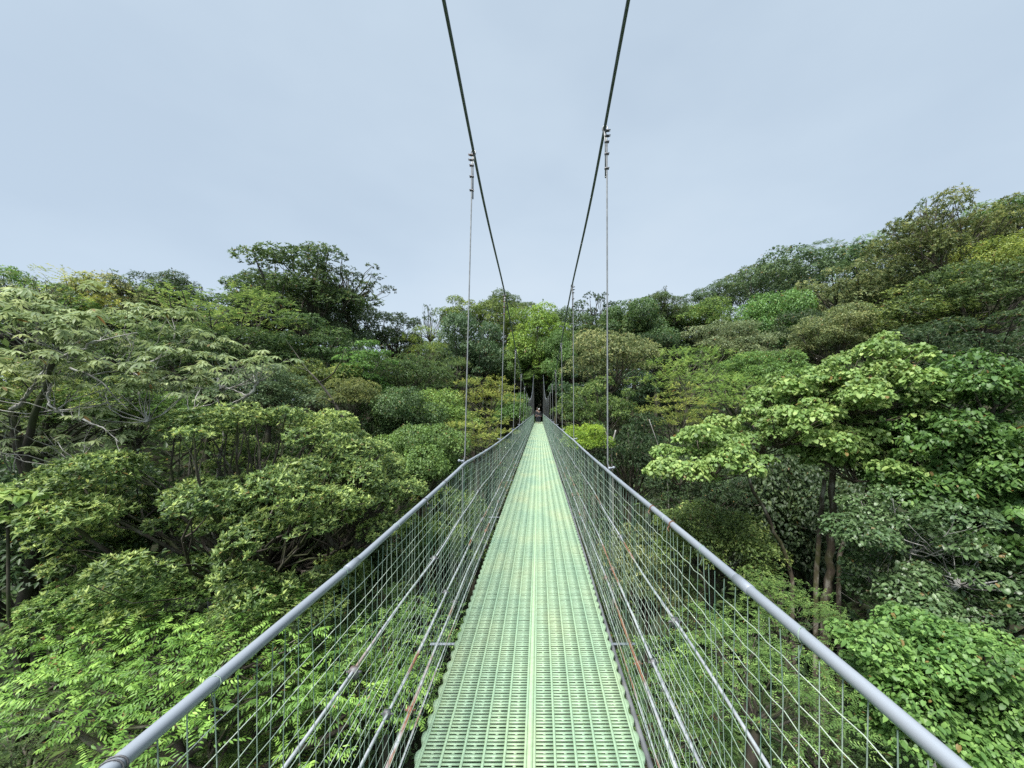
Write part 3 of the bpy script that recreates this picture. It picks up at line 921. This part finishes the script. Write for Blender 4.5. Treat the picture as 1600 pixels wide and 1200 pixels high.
# --------------------------------------------------------- trees built one by one
def hero(name, label, lobes, Y, st, pal, bark, seed, n_sub, csize, flat=.5, depth=1.0, trunk=None, r0=.22, root_px=None, share=.8, low=-.35, cat='tree', sep=.5, twigs=2, extra=None, trunk_bark=None, fmin=.60, inner=.25):
    """lobes: (px, py, half width px, half height px, distance offset m)"""
    rg = np.random.default_rng(seed)
    L_ = []
    for (px, py, rx, ry, dy) in lobes:
        y = Y + dy
        L_.append((at(px, py, y), np.array([rx / F * y, rx / F * y * depth, ry / F * y])))
    ctr = np.mean([a for a, b in L_], 0)
    bx, by = (ctr[0], ctr[1]) if root_px is None else tuple(at(root_px[0], root_px[1], Y + root_px[2])[:2])
    gz = float(ground(bx, by)[0])
    base = np.array([bx, by, gz])
    cl = []
    mean_area = np.mean([b[0] * b[2] for a, b in L_])
    for (a, b) in L_:
        cc = spread_clumps(rg, int(max(5, n_sub * b[0] * b[2] / mean_area)), b, low, csize, flat, inner, sep, fmin)
        cc[:, :3] += a
        cl.append(cc)
    cl = np.concatenate(cl)
    cl[:, :3] -= base
    root = empty(name, base)
    tag(root, label, cat)
    g = foliage(rg, cl, st)
    g.build('crown', PAL[pal], root)
    lo = np.array([a - base for a, b in L_])
    fork = lo.mean(0); fork[2] = min(a[2] - b[2] * .8 for a, b in L_) - base[2]
    fork[:2] *= .6
    if trunk is None:
        lone_trunk(rg, fork, r0).build('trunk', M[bark], root, True)
    else:
        tg = Geo()
        for pts, r_a, r_b in trunk:
            w = np.array([at(*p) for p in pts]) - base
            if w[0, 2] > -.2 and pts[0][1] > 800: w = np.vstack([np.array([w[0, 0], w[0, 1], -.5]), w])
            tt = np.linspace(0, 1, len(w)); t2 = np.linspace(0, 1, 4 * len(w))
            pw = np.column_stack([np.interp(t2, tt, w[:, j]) for j in range(3)])
            pw[1:-1] = (pw[:-2] + pw[1:-1] * 2 + pw[2:]) / 4
            pw[1:-1] += rg.normal(0, .03, (len(pw) - 2, 3))
            tg.tube(pw, r_a + (r_b - r_a) * t2, 9, False)
        tg.build('trunk', M[trunk_bark or bark], root, True)
    bg = Geo()
    for (a, b), f in zip(L_, lo):
        hub = f - np.array([0, 0, b[2] * .7])
        if trunk is None: limb(bg, fork, hub, r0 * .7, r0 * .4, rg, n=8)
        sub = cl[np.linalg.norm((cl[:, :3] - f) / b, axis=1) < 1.1]
        s2 = skeleton(rg, sub, hub, r0 * .6, share, twigs)
        if s2.V:
            bg.V += s2.V
            bg.Q += [q + bg.n for q in s2.Q]; bg.tq += s2.tq
            bg.n += s2.n
    if extra:
        for pts, ra, rb in extra:
            w = np.array([at(*p) for p in pts]) - base
            tt = np.linspace(0, 1, len(w)); t2 = np.linspace(0, 1, 5 * len(w))
            pw = np.column_stack([np.interp(t2, tt, w[:, j]) for j in range(3)])
            for _ in range(2): pw[1:-1] = (pw[:-2] + pw[1:-1] * 2 + pw[2:]) / 4
            pw[1:-1] += rg.normal(0, .25 * ra + .006, (len(pw) - 2, 3))
            bg.tube(pw, (ra + (rb * .4 - ra) * t2 ** .8) * .72 * np.exp(rg.normal(0, .1, len(pw))), 7, False)
            for qi in range(2, len(pw) - 1, 2):
                limb(bg, pw[qi], pw[qi] + rg.normal(0, 3.2 * ra + .12, 3) + UP * .1, ra * .25, ra * .06, rg, n=4, k=4)
    bg.build('branches', M[bark], root, True)
    return root


# big rounded tree with yellow-tipped rosettes, left of the bridge
hero('dome_tree', 'big spreading dome of dark leaves with yellow-tipped rosettes left of the bridge',
     [(405, 795, 225, 165, 0), (548, 795, 85, 105, .3), (205, 850, 75, 60, .1), (430, 905, 120, 50, -1.3)],
     13.5, dict(style='rosette', L=.128, W=.05, k=8, cover=1.9, young=.54, low=-.35), 'dome', 'bark', 101, 44, .66, .5, r0=.28, share=.6, sep=.5, fmin=.84, inner=.12)
# bright drooping tree in the lower left corner
hero('drooping_tree', 'bright green tree with rows of drooping narrow leaves under the left handrail',
     [(90, 1030, 110, 55, .2), (230, 1050, 150, 70, -.2), (370, 1000, 110, 65, .3), (330, 1080, 160, 60, -.6), (540, 1080, 110, 80, .8), (110, 1100, 120, 45, -.3)],
     8.6, dict(style='spray', L=.105, W=.036, m=8, twig=.5, cover=2.3, droop=.8, young=.5, tmpl=T_ELL, low=-.4), 'bright', 'bark', 102, 13, .6, .42, r0=.14, share=.5)
# umbrella-leaved trees, upper left
hero('umbrella_leaf_tree', 'grey-green tree of large umbrella leaves with bent pale limbs at the upper left',
     [(60, 520, 120, 60, .5), (190, 530, 130, 70, .6), (90, 600, 120, 60, -.2), (230, 610, 100, 70, 0), (120, 690, 120, 50, -.3), (20, 700, 60, 50, -.4)],
     11.5, dict(style='palm', L=.235, W=.066, cover=1.05, tmpl=T_ELL, low=.1), 'umbrella', 'bark_pale', 103, 16, .62, .42, r0=.055, share=.6, twigs=2, trunk_bark='bark_dark',
     trunk=[([(30, 960, 11.6), (60, 860, 11.5), (45, 760, 11.4), (20, 640, 11.3)], .17, .10), ([(50, 770, 11.4), (40, 690, 11.2), (85, 560, 11)], .11, .06)],
     extra=[([(85, 560, 11), (110, 552, 10.9), (160, 530, 11), (215, 520, 11.2)], .07, .03), ([(20, 640, 11.3), (50, 610, 11), (75, 565, 10.9)], .10, .05),
            ([(80, 600, 10.6), (72, 625, 10.6), (95, 650, 10.6), (130, 655, 10.6)], .045, .03), ([(130, 655, 10.6), (165, 670, 10.6), (185, 690, 10.6)], .04, .03),
            ([(110, 575, 10.7), (150, 590, 10.8), (200, 640, 10.9)], .05, .02)])
hero('umbrella_leaf_tree', 'smaller umbrella-leaved tree with a forked white bough over a dark gap',
     [(345, 585, 60, 35, 0), (400, 575, 50, 35, .2), (300, 620, 50, 30, -.2)], 16,
     dict(style='palm', L=.36, W=.10, cover=.6, tmpl=T_ELL, low=.1), 'umbrella', 'bark_pale', 104, 6, .7, .35, r0=.09, share=.9,
     trunk=[([(330, 860, 16.2), (345, 700, 16), (362, 640, 16), (388, 618, 16), (405, 595, 16)], .09, .05)],
     extra=[([(388, 618, 16), (405, 595, 16), (395, 565, 16)], .05, .03), ([(388, 618, 16), (350, 605, 15.9), (335, 580, 15.9)], .05, .025), ([(388, 618, 16), (372, 625, 15.9), (345, 640, 15.9)], .05, .03),
            ([(405, 595, 16), (430, 570, 16)], .035, .02)])
# big-leaved tree right of the bridge
hero('big_leaf_tree', 'tall yellow-green tree with very large leaves and several lichen-spotted stems right of the bridge',
     [(1105, 712, 85, 54, -.5), (1215, 662, 80, 50, 0), (1300, 612, 100, 66, .3), (1385, 562, 62, 36, .5), (1290, 695, 75, 45, -.6), (1375, 650, 95, 60, .2), (1335, 728, 85, 34, -.8), (1245, 625, 60, 45, .6), (1430, 700, 80, 40, .4), (1185, 690, 60, 30, .5), (1060, 740, 45, 25, -.3)],
     14.5, dict(style='round', L=.115, W=.10, cover=1.35, hang=.65, young=.45, tmpl=T_ROUND, low=-.5), 'bigleaf', 'bark_lichen', 105, 20, .50, .55, r0=.12, share=.8, sep=.45,
     trunk=[([(1288, 960, 15), (1296, 880, 14.8), (1302, 800, 14.5), (1300, 720, 14.4)], .17, .10), ([(1275, 900, 14.9), (1282, 820, 14.7), (1288, 750, 14.5)], .10, .07),
            ([(1310, 850, 14.6), (1350, 790, 14.5), (1365, 700, 14.6)], .09, .06), ([(1240, 890, 15), (1190, 790, 14.6), (1160, 730, 14.2)], .09, .05)],
     extra=[([(1300, 720, 14.4), (1290, 650, 14.5), (1310, 600, 14.7)], .08, .04), ([(1300, 720, 14.4), (1260, 690, 14.4), (1215, 670, 14.4)], .07, .03), ([(1365, 700, 14.6), (1375, 620, 14.8), (1385, 570, 15)], .06, .03)])
# bright drooping tree at right edge
hero('leafy_tree', 'bright green tree with hanging rounded leaves at the right edge beside the big-leaved tree',
     [(1540, 620, 100, 50, .4), (1580, 690, 110, 60, 0), (1480, 680, 70, 45, .2), (1560, 780, 110, 60, -.6), (1500, 750, 80, 50, 0), (1430, 770, 60, 40, .3), (1590, 850, 60, 40, -.8)],
     12.5, dict(style='round', L=.13, W=.09, cover=1.6, hang=.7, young=.34, tmpl=T_ROUND, low=-.6), 'green', 'bark', 106, 12, .7, .55, r0=.16, share=.5)
# silvery understorey
hero('silvery_tree', 'dull silvery-leaved tree with bare twigs between the big-leaved tree and the low bright one',
     [(1420, 820, 100, 60, 0), (1500, 880, 110, 50, -.3), (1370, 890, 80, 50, .3), (1450, 940, 120, 45, -.2)],
     11.5, dict(style='round', L=.095, W=.066, cover=1.2, hang=.5, young=.35, tmpl=T_ROUND, low=-.5), 'silver', 'bark_pale', 107, 11, .62, .5, r0=.08, share=1.0,
     extra=[([(1400, 840, 11), (1450, 855, 10.9), (1480, 890, 10.8)], .02, .012), ([(1420, 820, 11), (1470, 870, 10.7), (1520, 905, 10.6)], .018, .01)])
# low bright tree in the lower right corner
hero('leafy_tree', 'low bright green tree of small oval leaves in the lower right corner',
     [(1430, 1010, 90, 60, .4), (1520, 1060, 110, 70, 0), (1410, 1090, 80, 60, .2), (1580, 1130, 80, 70, -.3), (1480, 1150, 100, 50, -.2)],
     7.6, dict(style='round', L=.082, W=.058, cover=1.6, hang=.5, young=.55, tmpl=T_ROUND, low=-.5), 'green', 'bark', 108, 13, .5, .5, r0=.1, share=.4)
# small large-leaved sprig, left edge
hero('leafy_sapling', 'small pale sapling with a few big rounded leaves in the dark at the left edge',
     [(15, 780, 30, 16, 0), (10, 815, 30, 14, 0)], 9, dict(style='round', L=.2, W=.16, cover=.9, hang=.3, young=.6, tmpl=T_ROUND, low=0), 'bigleaf', 'bark_dark', 109, 6, .3, .4, r0=.035, share=1)

# a leaning mossy stem and the long bare limb over the skyline gap
def stem(name, label, pts, ra, rb, bark, cat='tree trunk', tw=()):
    w = np.array([at(*p) for p in pts])
    gz = float(ground(w[0, 0], w[0, 1])[0])
    base = np.array([w[0, 0], w[0, 1], gz])
    g = Geo()
    w = np.vstack([base - [0, 0, .5], w]) - base
    tt = np.linspace(0, 1, len(w)); t2 = np.linspace(0, 1, 6 * len(w))
    pw = np.column_stack([np.interp(t2, tt, w[:, j]) for j in range(3)])
    for _ in range(2): pw[1:-1] = (pw[:-2] + pw[1:-1] * 2 + pw[2:]) / 4
    g.tube(pw, ra + (rb - ra) * t2, 8)
    for pts2, a2, b2 in tw:
        q = np.array([at(*p) for p in pts2]) - base
        t3 = np.linspace(0, 1, 12)
        g.tube(np.column_stack([np.interp(t3, np.linspace(0, 1, len(q)), q[:, j]) for j in range(3)]), a2 + (b2 - a2) * t3, 6)
    o = g.build(name, M[bark], None, True, base)
    tag(o, label, cat)
    return o


stem('leaning_trunk', 'leaning dark mossy trunk with thin bare twigs on the left slope', [(560, 700, 23), (525, 632, 23), (500, 598, 23.2), (480, 578, 23.5), (462, 552, 24), (446, 530, 24)], .10, .012, 'bark_dark', tw=[([(500, 598, 23.2), (520, 585, 23), (535, 560, 23), (538, 545, 23)], .05, .012), ([(480, 578, 23.5), (462, 574, 23.4), (448, 560, 23.4)], .04, .01), ([(525, 632, 23), (506, 622, 22.8), (490, 622, 22.8)], .045, .012)])
stem('dead_tree', 'thin pale dead stem leaning out of the dark right of the lime shrub', [(1045, 760, 22), (1030, 700, 22), (1014, 655, 22)], .035, .018, 'bark_pale')
stem('dead_snag', 'short pale broken snag behind the first right hanger', [(958, 760, 24), (955, 700, 24), (962, 672, 24)], .07, .04, 'bark_pale', tw=[([(957, 690, 24), (948, 680, 24), (944, 668, 24)], .06, .03)])

# --------------------------------------------------------- undergrowth
rg = np.random.default_rng(55)
n = 30000
yy = 3 + 112 * rg.random(n) ** 1.5
xx = (rg.random(n) * 2 - 1) * (yy * 1.5 + 7)
keep = ~((np.abs(xx) < 1.5) & (yy > 44) & (yy < 64))
xx, yy = xx[keep], yy[keep]
zz = ground(xx, yy)
n = len(xx)
hh = rg.gamma(2.0, .9, n) * np.where((np.abs(xx) < 4) & (yy > 36), .35, 1)
hh = np.minimum(hh, np.where((np.abs(xx) < 2.2), np.maximum(0, -zz - 1.2), 9))
A = nrm(UP + rg.normal(0, .3, (n, 3)))
u, w = basis(A)
g = Geo()
P0 = np.column_stack([xx, yy, zz + hh])
for i in range(6):
    az = 2 * np.pi * i / 6 + rg.normal(0, .35, n)
    el = rg.normal(.25, .35, n)
    D = np.cos(el)[:, None] * (np.cos(az)[:, None] * u + np.sin(az)[:, None] * w) + np.sin(el)[:, None] * A
    Ln = (.30 + .006 * yy) * np.clip(rg.normal(1, .3, n), .4, 2)
    put_leaves(g, P0 + rg.normal(0, .25, (n, 3)), D, A, Ln, Ln * .42, np.clip(rg.normal(.4, .22, n), 0, 1), T_KITE)
ug = g.build('undergrowth', PAL['dark'])
tag(ug, 'dense low undergrowth of broad leaves covering the ravine floor', 'undergrowth', kind='stuff')

# --------------------------------------------------------- people at the far end of the bridge
skin = plain('skin', (.20, .125, .085), .6)
cloth_dark = plain('dark_jacket', (.018, .02, .026), .85)
cloth_blue = plain('dark_trousers', (.025, .03, .042), .85)
cap_white = plain('pale_cap', (.38, .38, .37), .7)
hair_mat = plain('dark_hair', (.015, .011, .009), .5)


def skin_mesh(name, verts, edges, radii, mat, parent, root=0, levels=2):
    me = bpy.data.meshes.new(name)
    me.from_pydata(verts, edges, [])
    o = put(name, me, parent)
    me.materials.append(mat)
    md = o.modifiers.new('skin', 'SKIN')
    for i_, v in enumerate(me.skin_vertices[0].data):
        r_ = radii[i_]
        v.radius = (r_, r_) if not isinstance(r_, tuple) else r_
        v.use_root = (i_ == root)
    sb = o.modifiers.new('sub', 'SUBSURF'); sb.levels = levels; sb.render_levels = levels
    for p in me.polygons: p.use_smooth = True
    md.use_smooth_shade = True
    return o


def person(loc, rz, hgt, label, arm_out, cap):
    root = empty('person', loc)
    root.rotation_euler = (0, 0, rz)
    s = hgt / 1.75
    root.scale = (s, s, s)
    tag(root, label, 'person')
    V, E, Rr = [], [], []

    def ch(prev, pts):
        for p, r_ in pts:
            V.append(p); Rr.append(r_)
            if prev is not None: E.append((prev, len(V) - 1))
            prev = len(V) - 1
        return prev
    pel = ch(None, [((0, 0, .95), .12)])
    chest = ch(pel, [((0, .01, 1.12), (.125, .10)), ((0, 0, 1.34), (.15, .10))])
    ch(chest, [((0, .0, 1.48), .055), ((0, -.01, 1.56), .065), ((0, -.02, 1.64), (.078, .092)), ((0, -.01, 1.72), .062)])
    for sd in (-1, 1):
        ch(pel, [((sd * .095, 0, .88), .088), ((sd * .11, -.01, .50), .058), ((sd * .115, .02, .10), .040), ((sd * .12, -.07, .035), .035), ((sd * .125, -.17, .025), .028)])
        hand = ch(chest, [((sd * .18, 0, 1.40), .062), ((sd * (.21 + arm_out), .03, 1.12), .043), ((sd * (.22 + arm_out * .6), -.10, .90), .030), ((sd * (.22 + arm_out * .5), -.12, .83), (.034, .018))])
        for f in range(4):
            ch(hand, [((sd * (.22 + arm_out * .5) + (f - 1.5) * .006, -.145 + .017 * f - .01, .77 + .006 * abs(f - 1.2)), .0095), ((sd * (.21 + arm_out * .5), -.150 + .017 * f, .735 + .01 * abs(f - 1.3)), .0085)])
        ch(hand, [((sd * (.20 + arm_out * .5), -.165, .815), .010), ((sd * (.195 + arm_out * .5), -.18, .785), .0085)])
    skin_mesh('body', V, E, Rr, skin, root)
    # jacket
    V, E, Rr = [], [], []
    pel = ch(None, [((0, 0, .90), (.17, .13))])
    chest = ch(pel, [((0, .01, 1.12), (.165, .125)), ((0, 0, 1.34), (.18, .13)), ])
    ch(chest, [((0, .005, 1.47), .075)])
    for sd in (-1, 1):
        ch(chest, [((sd * .19, 0, 1.39), .082), ((sd * (.21 + arm_out), .03, 1.12), .062), ((sd * (.22 + arm_out * .62), -.10, .865), .047)])
    skin_mesh('jacket', V, E, Rr, cloth_dark, root)
    V, E, Rr = [], [], []
    pel = ch(None, [((0, 0, .93), (.15, .12))])
    for sd in (-1, 1):
        ch(pel, [((sd * .095, 0, .84), .105), ((sd * .11, -.01, .50), .075), ((sd * .115, .02, .10), .062)])
    skin_mesh('trousers', V, E, Rr, cloth_blue, root)
    # hair / cap as lathes
    g = Geo()
    a = np.linspace(0, 2 * np.pi, 15)[:-1]
    prof = [(.098, 1.66), (.105, 1.70), (.098, 1.745), (.07, 1.785), (.03, 1.80), (.002, 1.803)] if cap else [(.088, 1.60), (.097, 1.66), (.098, 1.71), (.085, 1.755), (.045, 1.785), (.002, 1.792)]
    pv = np.array([[(r_ * np.cos(t), r_ * 1.1 * np.sin(t) + (.0 if cap else .018), z_) for t in a] for (r_, z_) in prof]).reshape(-1, 3)
    q = [(i_ * 14 + j, i_ * 14 + (j + 1) % 14, (i_ + 1) * 14 + (j + 1) % 14, (i_ + 1) * 14 + j) for i_ in range(len(prof) - 1) for j in range(14)]
    g.add(pv, None, q)
    if cap: g.box((0, -.14, 1.672), (.07, .06, .006))
    g.build('cap' if cap else 'hair', cap_white if cap else hair_mat, root, True)
    for sd in (-1, 1):
        g = Geo(); g.box((sd * .032, -.108, 1.655), (.012, .006, .006)); g.build('eye', hair_mat, root)
    g = Geo(); g.tube([(0, -.10, 1.66), (0, -.128, 1.615)], [.008, .016], 6); g.build('nose', skin, root)
    g = Geo(); g.box((0, -.103, 1.585), (.024, .005, .005)); g.build('mouth', cloth_dark, root)
    return root


person((.06, 43.4, 0), 0, 1.66, 'person in dark clothes and pale cap walking out of the tunnel in front', .03, True)
person((-.14, 44.6, 0), .2, 1.78, 'taller bare-headed person in dark clothes walking behind the one in the pale cap', .02, False)

# ------------------------------------------------------------------ sky, sun, camera
sc = bpy.context.scene
w = bpy.data.worlds.new('World'); sc.world = w
w.use_nodes = True
N, L = w.node_tree.nodes, w.node_tree.links
bg = N['Background']
SUN_EL, SUN_ROT = R(60), R(215)
sky = N.new('ShaderNodeTexSky'); sky.sky_type = 'NISHITA'
sky.sun_disc = False; sky.sun_elevation = SUN_EL; sky.sun_rotation = SUN_ROT
sky.dust_density = 4.0; sky.air_density = 1.0; sky.altitude = 1400
tc = N.new('ShaderNodeTexCoord')
n1 = N.new('ShaderNodeTexNoise'); n1.inputs['Scale'].default_value = 1.1; n1.inputs['Detail'].default_value = 5; n1.inputs['Roughness'].default_value = .5
mp = N.new('ShaderNodeMapping'); mp.inputs['Scale'].default_value = (1, 1, 2.2)
L.new(tc.outputs['Generated'], mp.inputs[0]); L.new(mp.outputs[0], n1.inputs['Vector'])
rp = ramp(N, [(.33, (.545, .668, .805)), (.5, (.610, .735, .865)), (.66, (.670, .785, .900))])
L.new(n1.outputs['Fac'], rp.inputs[0])
# cloud brighter towards the zenith, as under any overcast
sep = N.new('ShaderNodeSeparateXYZ'); L.new(tc.outputs['Generated'], sep.inputs[0])
mr = N.new('ShaderNodeMapRange'); mr.interpolation_type = 'SMOOTHSTEP'
mr.inputs[1].default_value = .74; mr.inputs[2].default_value = 1.0; mr.inputs[3].default_value = 8.55; mr.inputs[4].default_value = 30.0
L.new(sep.outputs['Z'], mr.inputs[0])
hz = N.new('ShaderNodeMath'); hz.operation = 'MULTIPLY_ADD'; hz.inputs[1].default_value = -.9
L.new(sep.outputs['Z'], hz.inputs[0]); L.new(mr.outputs[0], hz.inputs[2])
sc_ = N.new('ShaderNodeVectorMath'); sc_.operation = 'SCALE'
L.new(rp.outputs[0], sc_.inputs[0]); L.new(hz.outputs[0], sc_.inputs['Scale'])
mx = N.new('ShaderNodeMixRGB'); mx.inputs[0].default_value = .92
L.new(sky.outputs[0], mx.inputs[1]); L.new(sc_.outputs[0], mx.inputs[2])
L.new(mx.outputs[0], bg.inputs['Color'])
bg.inputs['Strength'].default_value = .0545

sun = bpy.data.lights.new('sun', 'SUN'); sun.energy = 3.6; sun.angle = R(15); sun.color = (1, .97, .92)
so = bpy.data.objects.new('sun', sun); C.objects.link(so)
d = Vector((math.sin(SUN_ROT) * math.cos(SUN_EL), math.cos(SUN_ROT) * math.cos(SUN_EL), math.sin(SUN_EL)))
so.rotation_euler = d.to_track_quat('Z', 'Y').to_euler()
so.location = d * 60

cam = bpy.data.cameras.new('camera')
cam.sensor_width = 36; cam.lens = 36 * F / 1600
cam.shift_x = -(VX - 800) / 1600; cam.shift_y = (VY - 600) / 1600
cam.clip_start = .02; cam.clip_end = 3000
co = bpy.data.objects.new('camera', cam); C.objects.link(co)
co.location = EYE; co.rotation_euler = (R(90), 0, 0)
sc.camera = co

sc.view_settings.view_transform = 'Standard'; sc.view_settings.look = 'None'
sc.view_settings.exposure = 1.2; sc.view_settings.gamma = 1
sc.cycles.max_bounces = 8; sc.cycles.diffuse_bounces = 5; sc.cycles.glossy_bounces = 2; sc.cycles.transmission_bounces = 5; sc.cycles.transparent_max_bounces = 4
sc.cycles.use_denoising = False
sc.cycles.denoiser = 'OPENIMAGEDENOISE'
sc.cycles.denoising_input_passes = 'RGB_ALBEDO_NORMAL'
sc.cycles.denoising_prefilter = 'NONE'
sc.cycles.use_adaptive_sampling = False
sc.cycles.caustics_reflective = False; sc.cycles.caustics_refractive = False
